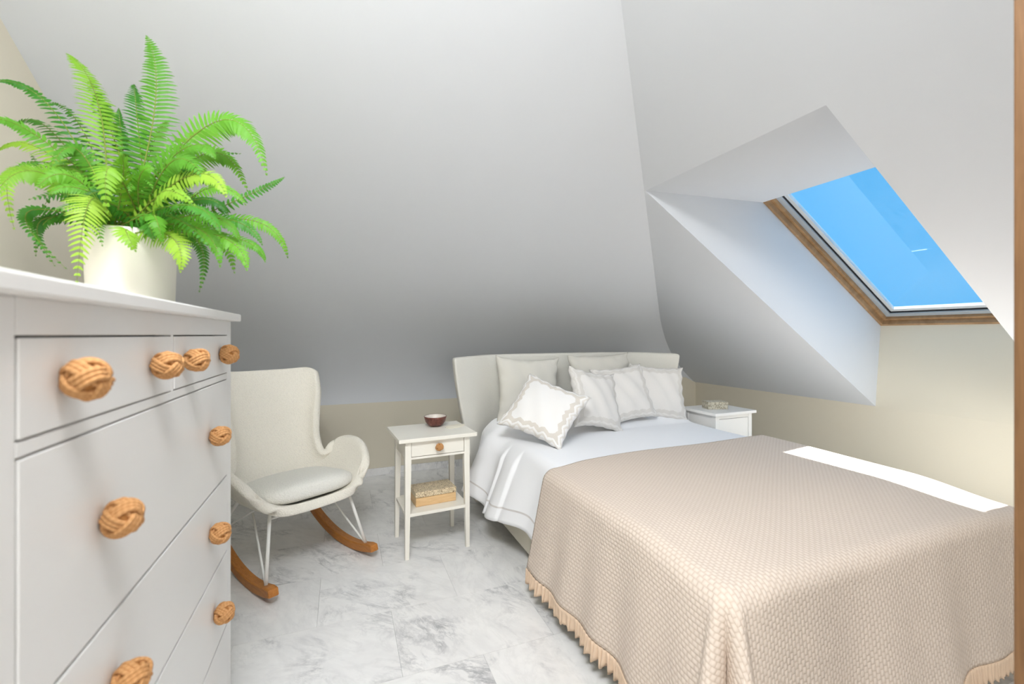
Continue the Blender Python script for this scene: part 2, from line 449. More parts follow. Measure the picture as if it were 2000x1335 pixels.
# ------------------------------------------------------------------ bed
BX0, BX1, BYF, BYH = .95, 2.56, .97, 3.06
bed = thing('bed', 'low double bed with ivory upholstered winged headboard, dressed in white and beige', 'bed', ((BX0 + BX1) / 2, 2.0, 0))
def bl(x, y, z): return (x - bed.location.x, y - bed.location.y, z)
MB().box(bl(BX0 + .01, BYF + .02, .055), bl(BX1, BYH, .34), .02).build('bed_base', M['base_cloth'], bed)
MB().box(bl(BX0 + .05, BYF + .03, .34), bl(BX1 - .03, BYH - .01, .565), .05, seg=4).build('mattress', M['sheet'], bed, True)
for sx in (BX0 + .12, BX1 - .12):
    for sy in (BYF + .2, BYH - .15):
        MB().box(bl(sx - .03, sy - .03, 0), bl(sx + .03, sy + .03, .056), .004).build('leg', M['dark_gap'], bed)
# headboard: padded panel, the two ends sweep forward as wings and taper to the floor
def headboard():
    vs = []; nu, nv = 49, 17; HX = 1.72; thick = .085
    front = []; 
    for side in (0, 1):
        for i in range(nu):
            u = lerp(-1, 1, i / (nu - 1)); a = abs(u)
            for j in range(nv):
                v = j / (nv - 1); zt = 1.128 - .012 * a ** 3
                z = lerp(0.03, zt, v)
                half = lerp(.80, .995, sm(.05, 1.0, v) * .6 + v * .4)
                wing = max(0, (a * half - .64)) / .36
                yy = 3.17 - .22 * wing ** 1.25
                x = HX + u * half
                pad = .02 * (1 - sm(.85, 1, a)) * (1 - sm(.85, 1, v))
                if side == 0: y = yy - pad
                else: y = yy + thick
                vs.append(bl(x, y, z))
    N = nu * nv
    f = [tuple(reversed(q)) for q in grid_faces(nu, nv)] + grid_faces(nu, nv, N)
    for i in range(nu - 1):
        for j in (0, nv - 1):
            q = (i * nv + j, (i + 1) * nv + j, N + (i + 1) * nv + j, N + i * nv + j); f.append(q if j == 0 else q[::-1])
    for j in range(nv - 1):
        for i in (0, nu - 1):
            q = (i * nv + j, N + i * nv + j, N + i * nv + j + 1, i * nv + j + 1); f.append(q if i == 0 else q[::-1])
    o = mesh('headboard', vs, f, M['headboard'], bed, True)
    bv = o.modifiers.new('round', 'BEVEL'); bv.width = .022; bv.segments = 4; bv.limit_method = 'ANGLE'; bv.angle_limit = math.radians(50)
headboard()

# cloth that lies on the bed and hangs over its edges
def drape(a, b, X0, X1, Y0, ztop, r, out_fn=None):
    """a: across in metres from the left edge X0 (negative = hangs), b: from the foot edge Y0 (negative = hangs)"""
    W_ = X1 - X0
    da = -a if a < 0 else (a - W_ if a > W_ else 0); sx = -1 if a < 0 else 1
    db = -b if b < 0 else 0
    x = X0 + min(max(a, 0), W_); y = Y0 + max(b, 0)
    if da == 0 and db == 0: return Vector((x, y, ztop(x, y)))
    h = math.hypot(da, db); ang = math.atan2(db, da)      # 0: pure side, 90: pure foot
    q = r * PI / 2
    if h < q: o, d = r * math.sin(h / r), r * (1 - math.cos(h / r))
    else: o, d = r + (h - q) * .04, r + (h - q)
    if out_fn: o += out_fn(x, y, d, ang, sx, h)
    z = ztop(x, y) - d
    if z < .012: o += (.012 - z) * .8; z = .012
    return Vector((x + sx * o * math.cos(ang), y - o * math.sin(ang), z))

def blanket():
    X0, X1, Y0 = 1.0, 2.56, .915; r = .05
    def zt(x, y):
        z = .612 + .006 * math.sin(x * 5 + 1) * math.sin(y * 4)
        z -= .022 * sm(1.3, .9, y) + .02 * sm(2.3, 2.6, x) * sm(1.25, .9, y) + .012 * sm(1.2, 1.0, x)
        return z
    def out(x, y, d, ang, sx, h):
        c = math.sin(2 * ang)
        if ang < .01:      # side
            return d * (.11 + .06 * sm(1.6, 1.95, y) + .035 * math.sin(y * 8 + .5) * sm(2.0, 1.2, y) + .02 * math.sin(y * 27 + 1) * sm(2.0, 1.7, y))
        if ang > PI / 2 - .01:
            return d * (.08 + .03 * math.sin(x * 8 + .3) + .018 * math.sin(x * 21))
        ca, sa = math.cos(ang) ** 2, math.sin(ang) ** 2
        w = (.11 + .035 * math.sin(Y0 * 8 + .5) + .02 * math.sin(Y0 * 27 + 1)) * ca + (.08 + .03 * math.sin(x * 8 + .3) + .018 * math.sin(x * 21)) * sa
        return d * (w + .10 * c * c + .26 * math.sin(ang * 6 + .2) * c)
    La, Ra, Lf, B1 = .50, .42, .50, 1.06
    W_ = X1 - X0
    A = [-La + (W_ + La + Ra) * i / 150 for i in range(151)]
    Bs = [-Lf + (B1 + Lf) * j / 120 for j in range(121)]
    vs = []; uv = []
    for a in A:
        for b in Bs:
            # head edge runs slightly askew across the bed
            bb = b if b < 0 else b * (1 + .085 * sm(-.1, W_ * .6, a) )
            vs.append(drape(a, bb, X0, X1, Y0, zt, r, out)); uv.append((a, b))
    o = mesh('bedspread', vs, grid_faces(151, 121), M['blanket'], None, True, uv)
    so = o.modifiers.new('thickness', 'SOLIDIFY'); so.thickness = .006; so.offset = 1
    tag(o, 'beige waffle-weave bedspread with a fringed hem covering the foot half of the bed', 'bedspread')
    # ruffled fringe along the hems
    rnd = random.Random(4); fv = []; ff = []
    def along(path, rows=6):
        # gathered ribbon: pleats grow towards its cut, uneven lower edge
        dist = 0; o0 = len(fv); cols = 0; ph = 0
        dense = []
        for p0, p1 in zip(path, path[1:]):
            n = max(1, int((p1 - p0).length / .0028)); dense += [p0.lerp(p1, k / n) for k in range(n)]
        for i, p in enumerate(dense[:-1]):
            t = dense[i + 1] - p; l = t.length
            if l < 1e-6: continue
            t.normalize(); od = t.cross(Vector((0, 0, 1))).normalized()
            ph += 2 * PI * l / (.021 + .007 * math.sin(i * .013 + 1) + rnd.uniform(-.004, .004))
            L = min(.066 + .006 * math.sin(ph * .5) + rnd.uniform(-.003, .003), max(.004, p.z - .008))
            for k in range(rows):
                q = k / (rows - 1)
                fv.append(p + Vector((0, 0, .003 - L * q)) + od * (.006 + (.0015 + .010 * q) * math.sin(ph) * (.75 + .5 * math.sin(i * .047))) + t * (.007 * q * math.sin(ph * .5 + 1)))
            cols += 1
        for i in range(cols - 1):
            for k in range(rows - 1): ff.append((o0 + i * rows + k, o0 + (i + 1) * rows + k, o0 + (i + 1) * rows + k + 1, o0 + i * rows + k + 1))
    fine = lambda f, n: [f(i / n) for i in range(n + 1)]
    along(fine(lambda s: drape(-La, lerp(B1, -.0, s), X0, X1, Y0, zt, r, out), 160))
    along(fine(lambda s: drape(lerp(0, W_, s), -Lf, X0, X1, Y0, zt, r, out), 160))
    fr = mesh('fringe', fv, ff, M['fringe'], o, True); so = fr.modifiers.new('t', 'SOLIDIFY'); so.thickness = .0025
blanket()

def sheet():
    X0, X1, Y0 = 1.06, 2.52, 1.93; r = .045
    def zt(x, y):
        z = .596 + .004 * math.sin(x * 7) * math.sin(y * 6)
        z += .075 * sm(2.62, 2.84, y) * (1 - .25 * sm(2.3, 2.5, x))
        return z
    def out(x, y, d, ang, sx, h):
        bul = (.65 * sm(2.385, 2.415, y) + .5 * sm(2.56, 2.585, y)) if sx < 0 else 0
        o = d * (lerp(.25, .36, sm(2.0, 2.4, y)) if sx < 0 else 0) + bul * (.045 - .02 * d) * sm(0, .1, d)
        o += d * bul * .09 * math.sin((y - 2.42) * 19)
        o += (.010 if sx < 0 else .003) * sm(.0, .2, d) * math.sin(y * 14) * sm(2.0, 2.15, y)
        return o
    W_ = X1 - X0; B1 = 3.0 - Y0; Ra = .40
    nA, nB = 120, 200; vs = []; uv = []
    for i in range(nA + 1):
        for j in range(nB + 1):
            b = B1 * j / nB; y = Y0 + b
            La = .40 + .06 * sm(2.1, 2.75, y) + .008 * math.sin(y * 11)
            a = -La + (W_ + La + Ra) * i / nA
            vs.append(drape(a, b, X0, X1, Y0, zt, r, out)); uv.append((min(a + La, 5), b))
    o = mesh('bed_sheet', vs, grid_faces(nA + 1, nB + 1), M['sheet_hem'], None, True, uv)
    so = o.modifiers.new('thickness', 'SOLIDIFY'); so.thickness = .004; so.offset = 1
    tag(o, 'white cotton bed sheet with a stitched hem hanging over the left side of the bed', 'bed sheet')
sheet()

# cushions
def cushion(name, label, cat, loc, yaw, lean, roll, w, h, t, mat, seed=0, group=None, basis=None, pinch=.12):
    rnd = random.Random(seed); n = 30
    ph = [rnd.uniform(0, 6) for _ in range(8)]
    vs = []; uv = []; idx = {}; fs = []
    def pt(u, v, s):
        e = ((1 - u * u) * (1 - v * v)); th = t / 2 * max(e, 0) ** .42
        th *= 1 + .05 * math.sin(5 * u + ph[0]) * math.sin(4 * v + ph[1])
        th += s * .006 * math.sin(9 * u + 5 * v + ph[2]) * max(e, 0) ** .5
        edge = max(abs(u), abs(v))
        rip = .010 * math.sin(16 * (u if abs(v) > abs(u) else v) + ph[3]) * edge ** 6
        x = w / 2 * u * (1 - pinch * (1 - v * v) - .02 * math.sin(2 * v + ph[4])); z = h / 2 * v * (1 - pinch * (1 - u * u) - .02 * math.sin(2 * u + ph[5]))
        sag = -.02 * (1 - v) * 0
        return (x, -s * th + rip, z + sag)
    for s in (1, -1):
        for i in range(n + 1):
            for j in range(n + 1):
                u, v = -1 + 2 * i / n, -1 + 2 * j / n
                u, v = math.sin(u * PI / 2) * .6 + u * .4, math.sin(v * PI / 2) * .6 + v * .4
                if s == -1 and (i in (0, n) or j in (0, n)): idx[s, i, j] = idx[1, i, j]; continue
                idx[s, i, j] = len(vs); vs.append(pt(u, v, s)); uv.append((u, v))
        for i in range(n):
            for j in range(n):
                q = (idx[s, i, j], idx[s, i + 1, j], idx[s, i + 1, j + 1], idx[s, i, j + 1]); fs.append(q if s == 1 else q[::-1])
    o = mesh(name, vs, fs, mat, None, True, uv)
    o.matrix_world = Matrix.Translation(loc) @ Matrix.Rotation(yaw, 4, 'Z') @ Matrix.Rotation(-lean, 4, 'X') @ Matrix.Rotation(roll, 4, 'Y')
    if basis:
        ex = basis[0].normalized(); ez = (basis[1] - ex * basis[1].dot(ex)).normalized(); ey = ez.cross(ex)
        m = Matrix((ex, ey, ez)).transposed().to_4x4(); m.translation = loc; o.matrix_world = m
    tag(o, label, cat, group); return o
CF = Vector((math.sin(TH), math.cos(TH), 0)); CR = Vector((math.cos(TH), -math.sin(TH), 0)); CC = Vector((0, 0, CAM_H))
def at_px(px, py, t): return CC + (CF + CR * ((px - 1000) / F_PX) + Vector((0, 0, (YH - py) / F_PX))) * t
R = math.radians
G_ = 'cushions piled against the headboard'
cushion('cushion', 'large plain oatmeal linen cushion leaning on the left of the headboard', 'cushion', (1.29, 2.97, .872), R(-4), R(15), R(4), .50, .50, .17, M['pillow_grey'], 1, G_)
cushion('cushion', 'plain oatmeal linen cushion at the back, half hidden behind the bordered cushions', 'cushion', (1.93, 2.96, .885), R(0), R(14), R(-1), .58, .50, .17, M['pillow_grey'], 2, G_)
cushion('cushion', 'white cushion with zigzag beige border tipped on its corner, lying frontmost on the bed', 'cushion', (1.20, 2.51, .80), 0, 0, 0, .46, .43, .15, M['pillow_white'], 3, G_, (Vector((.40 * .9315 - .22 * .3638, -.40 * .3638 - .22 * .9315, -.136)), Vector((.252 * .9315 + .19 * .3638, -.252 * .3638 + .19 * .9315, .265))))
cushion('cushion', 'white cushion with pale border and raised left corner, second from left in the front row', 'cushion', (1.665, 2.65, .822), R(13), R(22), R(12), .44, .44, .15, M['pillow_soft'], 4, G_)
cushion('cushion', 'pale bordered white cushion standing between two like it, third from left in front', 'cushion', (1.985, 2.755, .835), R(-3), R(22), R(-6), .46, .44, .14, M['pillow_soft'], 5, G_)
cushion('cushion', 'pale bordered white cushion at the right end of the row, beside the far nightstand', 'cushion', (2.335, 2.80, .822), R(-10), R(18), R(6), .48, .44, .15, M['pillow_soft'], 6, G_)

# ------------------------------------------------------------------ rope knot knob (shared meshes)
def knob_meshes():
    b = MB(); Lk, Bk = 3, 4; R0 = .0228; w = .0031; N = 340
    def pos(s, off):
        lam = Lk * s; ph = 1.24 * math.cos(Bk * s)
        def raw(s):
            lam = Lk * s; ph = 1.24 * math.cos(Bk * s); r = R0 + .0026 * math.sin(2 * Bk * s)
            return Vector((r * .92 * math.sin(ph), r * 1.14 * math.cos(ph) * math.cos(lam), r * math.cos(ph) * math.sin(lam)))
        p0 = raw(s); t = (raw(s + .01) - raw(s - .01)).normalized(); nn = p0.normalized()
        return p0 + t.cross(nn).normalized() * off
    for off in (-2 * w, 0, 2 * w): b.tube([pos(2 * PI * i / N, off) for i in range(N)], .0039, 8, closed=True)
    o = b.build('knob', M['rope']); me = o.data; bpy.data.objects.remove(o)
    c = MB(); 
    c.lathe([(0, -.0185), (.012, -.0168), (.0215, -.007), (.0235, 0), (.0215, .007), (.012, .0168), (0, .0185)], 20)
    bmesh.ops.rotate(c.bm, matrix=Matrix.Rotation(PI / 2, 3, 'Y'), verts=c.bm.verts[:], cent=(0, 0, 0))
    c.tube([(-.03, 0, 0), (-.012, 0, 0)], .006, 10)
    o = c.build('knob_core', M['rope_core']); me2 = o.data; bpy.data.objects.remove(o)
    return me, me2
KN, KC = knob_meshes()
def knob(parent, loc, rz=0, roll=0, sc=1.0):
    k = bpy.data.objects.new('knob', KN.copy() if False else KN); link(k, parent); k.location = loc; k.rotation_euler = (roll, 0, rz); k.scale = (sc,) * 3
    return k

# knob: join knot and its core so that a knob is one sub-part
def knob_join():
    bm = bmesh.new(); bm.from_mesh(KN); n0 = len(bm.faces); bm.from_mesh(KC)
    bm.faces.ensure_lookup_table()
    for f in bm.faces[n0:]: f.material_index = 1
    me = bpy.data.meshes.new('knob'); bm.to_mesh(me); bm.free(); me.materials.append(M['rope']); me.materials.append(M['rope_core'])
    return me
KN = knob_join()

# ------------------------------------------------------------------ chest of drawers (front faces +X)
DX, DY0, DY1, DT = -.35, .625, 1.722, 1.325
dr = thing('chest_of_drawers', 'tall white chest of drawers with knotted tan rope knobs along the left edge', 'chest of drawers', (-.60, (DY0 + DY1) / 2, 0))
ox, oy = dr.location.x, dr.location.y
def dl(x, y, z): return (x - ox, y - oy, z)
XB = -.86
c = MB()
c.box(dl(XB, DY0, .0), dl(DX - .001, DY0 + .052, DT), .003); c.box(dl(XB, DY1 - .052, .0), dl(DX - .001, DY1, DT), .003)   # sides with posts
c.box(dl(XB, DY0 + .05, .1), dl(XB + .012, DY1 - .05, DT))
c.build('carcass', M['white_paint'], dr)
rails = [(1.279, DT), (1.136, 1.154), (.063, .105)]
for z0, z1 in rails: MB().box(dl(DX - .03, DY0 + .052, z0), dl(DX - .001, DY1 - .052, z1), .0015).build('rail', M['white_paint'], dr)
ymid = 1.174
MB().box(dl(DX - .03, ymid - .008, 1.154), dl(DX - .001, ymid + .008, 1.279), .0015).build('mullion', M['white_paint'], dr)
MB().box(dl(XB - .01, DY0 - .03, DT), dl(DX + .022, DY1 + .038, DT + .025), .004).build('top', M['white_paint'], dr)
MB().box(dl(DX - .05, DY0 + .05, .1), dl(DX - .034, DY1 - .05, DT - .01)).build('gap_shade_panel', M['dark_gap'], dr)  # dark sheet behind the drawers, its colour stands in for shade in the gaps
def drawer(y0, y1, z0, z1, kys, kz, g=.003):
    d = MB().box(dl(DX - .026, y0 + g, z0 + g), dl(DX, y1 - g, z1 - g), .0015).build('drawer', M['white_paint'], dr)
    for i, ky in enumerate(kys):
        k = knob(d, dl(DX + .026, ky, kz), 0, ky * 3 + kz * 5, 1.0)
a, b = DY0 + .052, DY1 - .052
drawer(a, ymid - .008, 1.154, 1.279, (.765, 1.058), 1.219)
drawer(ymid + .008, b, 1.154, 1.279, (1.247, 1.571), 1.219)
for z0, z1, kz, ks in ((.822, 1.136, .99, (.868, 1.464)), (.576, .822, .712, (.90, 1.464)), (.336, .576, .457, (.90, 1.51)), (.105, .336, .225, (.90, 1.49))): drawer(a, b, z0, z1, ks, kz)

# ------------------------------------------------------------------ potted fern on the chest
FX, FY, FZ = -.537, 1.495, DT + .025
fern = thing('potted_fern', 'bright green Boston fern in a round white pot on the chest of drawers', 'plant', (FX, FY, FZ))
MB().lathe([(0, .002), (.084, 0), (.092, .006), (.094, .03), (.098, .19), (.098, .204), (.096, .208), (.092, .206), (.090, .185), (0, .185)], 48).build('pot', M['pot'], fern)
MB().lathe([(0, .196), (.05, .197), (.0895, .190), (.0895, .186), (0, .186)], 32).build('soil', M['soil'], fern)
def frond(base, mid, tip, L, mat, face, pairs, rnd, curl=.25, start=.12):
    ctrl = mid * 2 - (base + tip) * .5
    def B(t): return base * (1 - t) ** 2 + ctrl * 2 * t * (1 - t) + tip * t * t
    def T(t): return ((ctrl - base) * 2 * (1 - t) + (tip - ctrl) * 2 * t).normalized()
    vs = []; fs = []
    length = sum((B((i + 1) / 20) - B(i / 20)).length for i in range(20))
    sp = length * (1 - start) / pairs
    for i in range(pairs):
        s = i / (pairs - 1); t = start + (1 - start) * s * .995
        p = B(t); tg = T(t); n = (face - tg * face.dot(tg))
        n = n.normalized() if n.length > 1e-3 else Vector((0, 0, 1))
        side = tg.cross(n).normalized()
        prof = (.55 + .45 * sm(0, .3, s)) * (1 - s ** 2.2) ** .9 + .05
        for sg in (-1, 1):
            ln = L * prof * rnd.uniform(.9, 1.08); wd = sp * .36 * rnd.uniform(.85, 1.05)
            d = (side * sg + tg * (.22 + .5 * s)).normalized(); w = (tg - d * tg.dot(d)).normalized()
            tw = rnd.uniform(-.25, .25); w = (w + n * tw).normalized()
            o0 = len(vs); dro = rnd.uniform(.5, 1.5) * curl
            for q, ww in ((0, .55), (.18, 1.0), (.55, .8), (.85, .42)):
                c = p + d * ln * q - n * (dro * ln * q * q) - Vector((0, 0, .12 * ln * q * q))
                vs.append(c - w * wd * ww); vs.append(c + w * wd * ww)
            c = p + d * ln - n * dro * ln - Vector((0, 0, .12 * ln)); vs.append(c)
            for q in range(3): fs.append((o0 + q * 2, o0 + q * 2 + 1, o0 + q * 2 + 3, o0 + q * 2 + 2))
            fs.append((o0 + 6, o0 + 7, o0 + 8))
    o = mesh('frond', [v - fern.location for v in vs], fs, mat, fern, False)
    st = MB().tube([B(i / 14) - fern.location for i in range(15)], lambda s: .0022 * (1 - .8 * s), 5)
    so = st.build('stem', M['stem'], o)
    return o
rnd = random.Random(11)
T0 = 1.2
view = lambda p: (CC - p).normalized()
# mid pixel, tip pixel, depth at mid, depth at tip, pinna length (px), shade, pairs
FR = [
 ((302, 215), (286, 70), 1.22, 1.25, 46, 'm', 44), ((195, 215), (130, 104), 1.22, 1.24, 40, 'b', 40),
 ((112, 225), (-10, 158), 1.20, 1.15, 20, 'd', 30), ((100, 285), (-25, 235), 1.12, 1.0, 24, 'm', 30),
 ((45, 330), (28, 448), 1.12, 1.05, 22, 'b', 32), ((90, 340), (-15, 390), 1.08, .98, 30, 'b', 30),
 ((62, 410), (130, 525), 1.13, 1.08, 16, 'd', 32), ((92, 425), (108, 520), 1.15, 1.12, 15, 'd', 30),
 ((178, 390), (150, 552), 1.05, .98, 38, 'b', 34), ((222, 330), (209, 415), 1.06, 1.02, 34, 'b', 24),
 ((246, 448), (265, 490), 1.07, 1.05, 28, 'b', 18), ((330, 460), (352, 531), 1.07, 1.04, 30, 'b', 24),
 ((380, 465), (389, 570), 1.12, 1.10, 17, 'd', 30), ((410, 455), (482, 527), 1.13, 1.10, 28, 'm', 28),
 ((405, 450), (458, 533), 1.16, 1.15, 22, 'm', 26), ((480, 428), (562, 503), 1.22, 1.24, 20, 'm', 32),
 ((460, 392), (555, 346), 1.25, 1.30, 16, 'd', 30), ((420, 238), (521, 342), 1.22, 1.22, 40, 'm', 44),
 ((400, 300), (484, 374), 1.28, 1.32, 32, 'm', 36), ((365, 345), (442, 384), 1.10, 1.05, 30, 'b', 28),
 ((375, 392), (446, 420), 1.18, 1.18, 24, 'd', 28), ((445, 462), (518, 511), 1.2, 1.2, 18, 'm', 28),
 ((240, 300), (232, 212), 1.27, 1.30, 22, 'd', 30), ((352, 285), (432, 268), 1.30, 1.36, 24, 'b', 30),
 ((95, 300), (-5, 295), 1.22, 1.22, 26, 'b', 30), ((160, 300), (98, 330), 1.14, 1.06, 24, 'm', 28),
 ((290, 310), (330, 235), 1.30, 1.36, 30, 'm', 32), ((180, 330), (60, 440), 1.28, 1.32, 18, 'd', 30),
 ((230, 260), (190, 190), 1.30, 1.36, 30, 'm', 30), ((330, 370), (400, 330), 1.24, 1.27, 30, 'm', 30),
 ((320, 420), (420, 490), 1.10, 1.04, 22, 'd', 28), ((190, 420), (200, 480), 1.08, 1.05, 20, 'm', 22),
 ((140, 380), (60, 300), 1.26, 1.30, 20, 'd', 26), ((350, 330), (470, 300), 1.32, 1.40, 20, 'd', 30),
 ((165, 260), (95, 200), 1.28, 1.33, 16, 'd', 28), ((270, 360), (300, 330), 1.12, 1.10, 26, 'm', 22),
]
FR += [
 ((352, 400), (430, 455), 1.08, 1.02, 28, 'd', 28), ((385, 420), (470, 470), 1.14, 1.12, 26, 'm', 28), ((300, 420), (318, 478), 1.06, 1.03, 24, 'm', 22),
 ((420, 425), (512, 478), 1.2, 1.2, 22, 'd', 30), ((370, 440), (430, 520), 1.08, 1.04, 24, 'm', 26), ((400, 370), (480, 400), 1.2, 1.2, 24, 'm', 28),
 ((345, 300), (420, 310), 1.18, 1.15, 36, 'm', 32), ((330, 320), (400, 350), 1.12, 1.08, 34, 'm', 28), ((205, 395), (170, 470), 1.1, 1.06, 26, 'd', 26),
 ((120, 420), (70, 500), 1.16, 1.14, 16, 'd', 30), ((130, 330), (20, 340), 1.2, 1.18, 22, 'd', 30), ((150, 350), (70, 370), 1.1, 1.02, 24, 'm', 28),
 ((215, 250), (175, 150), 1.24, 1.28, 28, 'm', 34), ((270, 250), (262, 165), 1.28, 1.34, 30, 'd', 34), ((240, 350), (235, 300), 1.1, 1.06, 30, 'm', 22),
 ((110, 265), (30, 245), 1.26, 1.28, 22, 'd', 28), ((310, 380), (380, 400), 1.06, 1.0, 24, 'b', 24), ((290, 435), (300, 470), 1.06, 1.04, 22, 'd', 18)]
for i in range(26):
    ang = rnd.uniform(0, 2 * PI); rr = rnd.uniform(.09, .20); hz = rnd.uniform(.02, .20)
    base = Vector((FX, FY, FZ + .20)); d = Vector((math.cos(ang), math.sin(ang), 0))
    FR.append((base + d * rr * .55 + Vector((0, 0, hz)), base + d * rr * 1.1 + Vector((0, 0, hz * .9 - .02)), 0, 0, 22, rnd.choice('dmd'), 24))
for k, (m, t, dm, dt, L, sh, n) in enumerate(FR):
    base = Vector((FX + rnd.uniform(-.05, .05), FY + rnd.uniform(-.05, .05), FZ + .19))
    mid = m if isinstance(m, Vector) else at_px(*m, dm); tip = t if isinstance(t, Vector) else at_px(*t, dt)
    face = (view(mid) * .8 + Vector((0, 0, .55)) + Vector((rnd.uniform(-.35, .35), rnd.uniform(-.35, .35), 0))).normalized()
    frond(base, mid, tip, L * 1.2 / F_PX, M[{'m': 'frond_mid', 'b': 'frond_bright', 'd': 'frond_dark'}[sh]], face, n, rnd)

# ------------------------------------------------------------------ rocking chair
ch = thing('rocking_chair', 'cream boucle winged rocking chair on white rods and wooden rockers', 'chair', (-.266, 2.806, 0), R(30.5))
def shell():
    PR = [(-.315, .385), (-.24, .362), (-.10, .338), (.06, .335), (.19, .365), (.262, .455), (.297, .60), (.325, .75), (.36, .90), (.398, 1.055)]
    WD = [.235, .275, .30, .305, .292, .262, .246, .252, .272, .285]
    LI = [.03, .17, .275, .29, .225, .145, .118, .12, .12, .10]
    FL = [.02, .06, .09, .08, .04, .01, .0, .01, .02, .02]
    nv, nu = 46, 33; vs = []
    for j in range(nv):
        v = j / (nv - 1); y, z = catmull(PR, v); y2, z2 = catmull(PR, min(1, v + .01)); y1, z1 = catmull(PR, max(0, v - .01))
        t = Vector((0, y2 - y1, z2 - z1)).normalized(); n = Vector((0, -t.z, t.y))
        w, = catmull(WD, v); l, = catmull(LI, v); fl, = catmull(FL, v)
        # arms rise upright, wings come forward
        up = Vector((0, 0, 1)); k = sm(.30, .62, v); nn = (up * (1 - k) + n * k).normalized()
        for i in range(nu):
            u = -1 + 2 * i / (nu - 1); a = abs(u)
            x = (w * (1 - (1 - a) ** 1.75) + fl * a ** 3) * (1 if u > 0 else -1)
            p = Vector((x, y, z)) + nn * (l * a ** 2.7)
            if v > .8: p.z -= .045 * sm(.8, 1, v) * max(0, (a - .6) / .4) ** 2
            if v < .12: p.y += .06 * (1 - v / .12) * max(0, (a - .5) / .5) ** 2
            d = abs(z - .735); 
            if d < .03 and a < .85: p -= n * .008 * (1 - d / .03)
            vs.append(p)
    o = mesh('shell', vs, [q[::-1] for q in grid_faces(nv, nu)], M['boucle'], ch, True)
    so = o.modifiers.new('pad', 'SOLIDIFY'); so.thickness = .05; so.offset = 0
    ss = o.modifiers.new('soft', 'SUBSURF'); ss.levels = 1; ss.render_levels = 1
    return o
shell()
def seat_cushion():
    vs = []; nu, nv = 28, 15; fs = []
    for j in range(nv):
        ph = -PI / 2 + PI * j / (nv - 1)
        for i in range(nu):
            th = 2 * PI * i / nu; pw = lambda v, e: math.copysign(abs(v) ** e, v)
            cx = pw(math.cos(th), .55) * pw(math.cos(ph), .4); cy = pw(math.sin(th), .55) * pw(math.cos(ph), .4); cz = pw(math.sin(ph), .8)
            vs.append((cx * .262, cy * .24 - .06, .425 + cz * .05 + .012 * (1 - cx * cx) * (cz > 0) - .10 * (cy * .24)))
    for j in range(nv - 1):
        for i in range(nu): fs.append((j * nu + i, j * nu + (i + 1) % nu, (j + 1) * nu + (i + 1) % nu, (j + 1) * nu + i))
    o = mesh('seat_cushion', vs, fs, M['boucle_light'], ch, True); o['label'] = 'thick ivory loose seat cushion'
seat_cushion()
rz0 = lambda y: (y + .13) ** 2 / 1.75
for sx in (-1, 1):
    pts = []; N = 22; vs = []; fs = []
    for i in range(N + 1):
        y = lerp(-.405, .43, i / N); z = rz0(y); sl = 2 * (y + .13) / 1.75; nn = Vector((0, -sl, 1)).normalized()
        hh = .046 - (.010 if i in (0, N) else 0)
        for x, h in ((-.024, 0), (.024, 0), (.024, hh), (-.024, hh)): vs.append(Vector((sx * .275 + x, y, z + .001)) + nn * h)
    for i in range(N):
        for k in range(4): fs.append((i * 4 + k, i * 4 + (k + 1) % 4, i * 4 + 4 + (k + 1) % 4, i * 4 + 4 + k))
    fs += [(3, 2, 1, 0), (N * 4, N * 4 + 1, N * 4 + 2, N * 4 + 3)]
    ro = mesh('rocker', vs, fs, M['rocker'], ch); bv = ro.modifiers.new('b', 'BEVEL'); bv.width = .006; bv.segments = 2; bv.limit_method = 'ANGLE'; ro['label'] = 'curved oak runner'
    f = Vector((sx * .275, -.315, rz0(-.315) + .04)); rr = Vector((sx * .275, .31, rz0(.31) + .04))
    MB().tube([f, (sx * .215, -.215, .375)], .009, 10).build('leg', M['metal_white'], ch)
    MB().tube([rr, (sx * .20, .17, .37)], .009, 10).build('leg', M['metal_white'], ch)
    MB().tube([f, (sx * .20, .05, .345)], .0055, 8).build('rod', M['metal_white'], ch)
    MB().tube([rr, (sx * .20, -.03, .345)], .0055, 8).build('rod', M['metal_white'], ch)
for yy in (-.2, .15): MB().tube([(-.22, yy, .335), (.22, yy, .335)], .006, 8).build('cross_bar', M['metal_white'], ch)

# ------------------------------------------------------------------ nightstands
n1 = thing('nightstand', 'slim cream nightstand with open shelf, between the rocking chair and the bed', 'nightstand', (.515, 2.695, 0), R(4))
hw, hd, H1 = .193, .165, .69
for sx in (-1, 1):
    for sy in (-1, 1):
        xo, yo = sx * hw, sy * hd; t, bm_ = .034, .022
        q = lambda k: [(xo, yo), (xo - sx * k, yo), (xo - sx * k, yo - sy * k), (xo, yo - sy * k)][::(1 if sx * sy > 0 else -1)]
        MB().prism(q(bm_), 0, .52, q(t)).prism(q(t), .52, H1 - .02).build('leg', M['cream_paint'], n1)
MB().box((-hw - .04, -hd - .025, H1 - .022), (hw + .04, hd + .045, H1), .003).build('top', M['cream_paint'], n1)
for sx in (-1, 1): MB().box((sx * hw - sx * .006, -hd + .034, .565), (sx * hw - sx * .026, hd - .034, H1 - .022)).build('side_panel', M['cream_paint'], n1)
MB().box((-hw + .03, hd - .026, .565), (hw - .03, hd - .006, H1 - .022)).build('back_panel', M['cream_paint'], n1)
MB().box((-hw + .03, -hd + .004, .565), (hw - .03, -hd + .02, .578)).build('rail', M['cream_paint'], n1)
MB().box((-hw + .03, -hd + .02, .566), (hw - .03, -hd + .026, H1 - .022)).build('gap_shade_panel', M['dark_gap'], n1)  # dark backing, paints the shade around the drawer front
dw = MB().box((-hw + .036, -hd + .002, .581), (hw - .036, -hd + .018, H1 - .026), .0015).build('drawer', M['cream_paint'], n1)
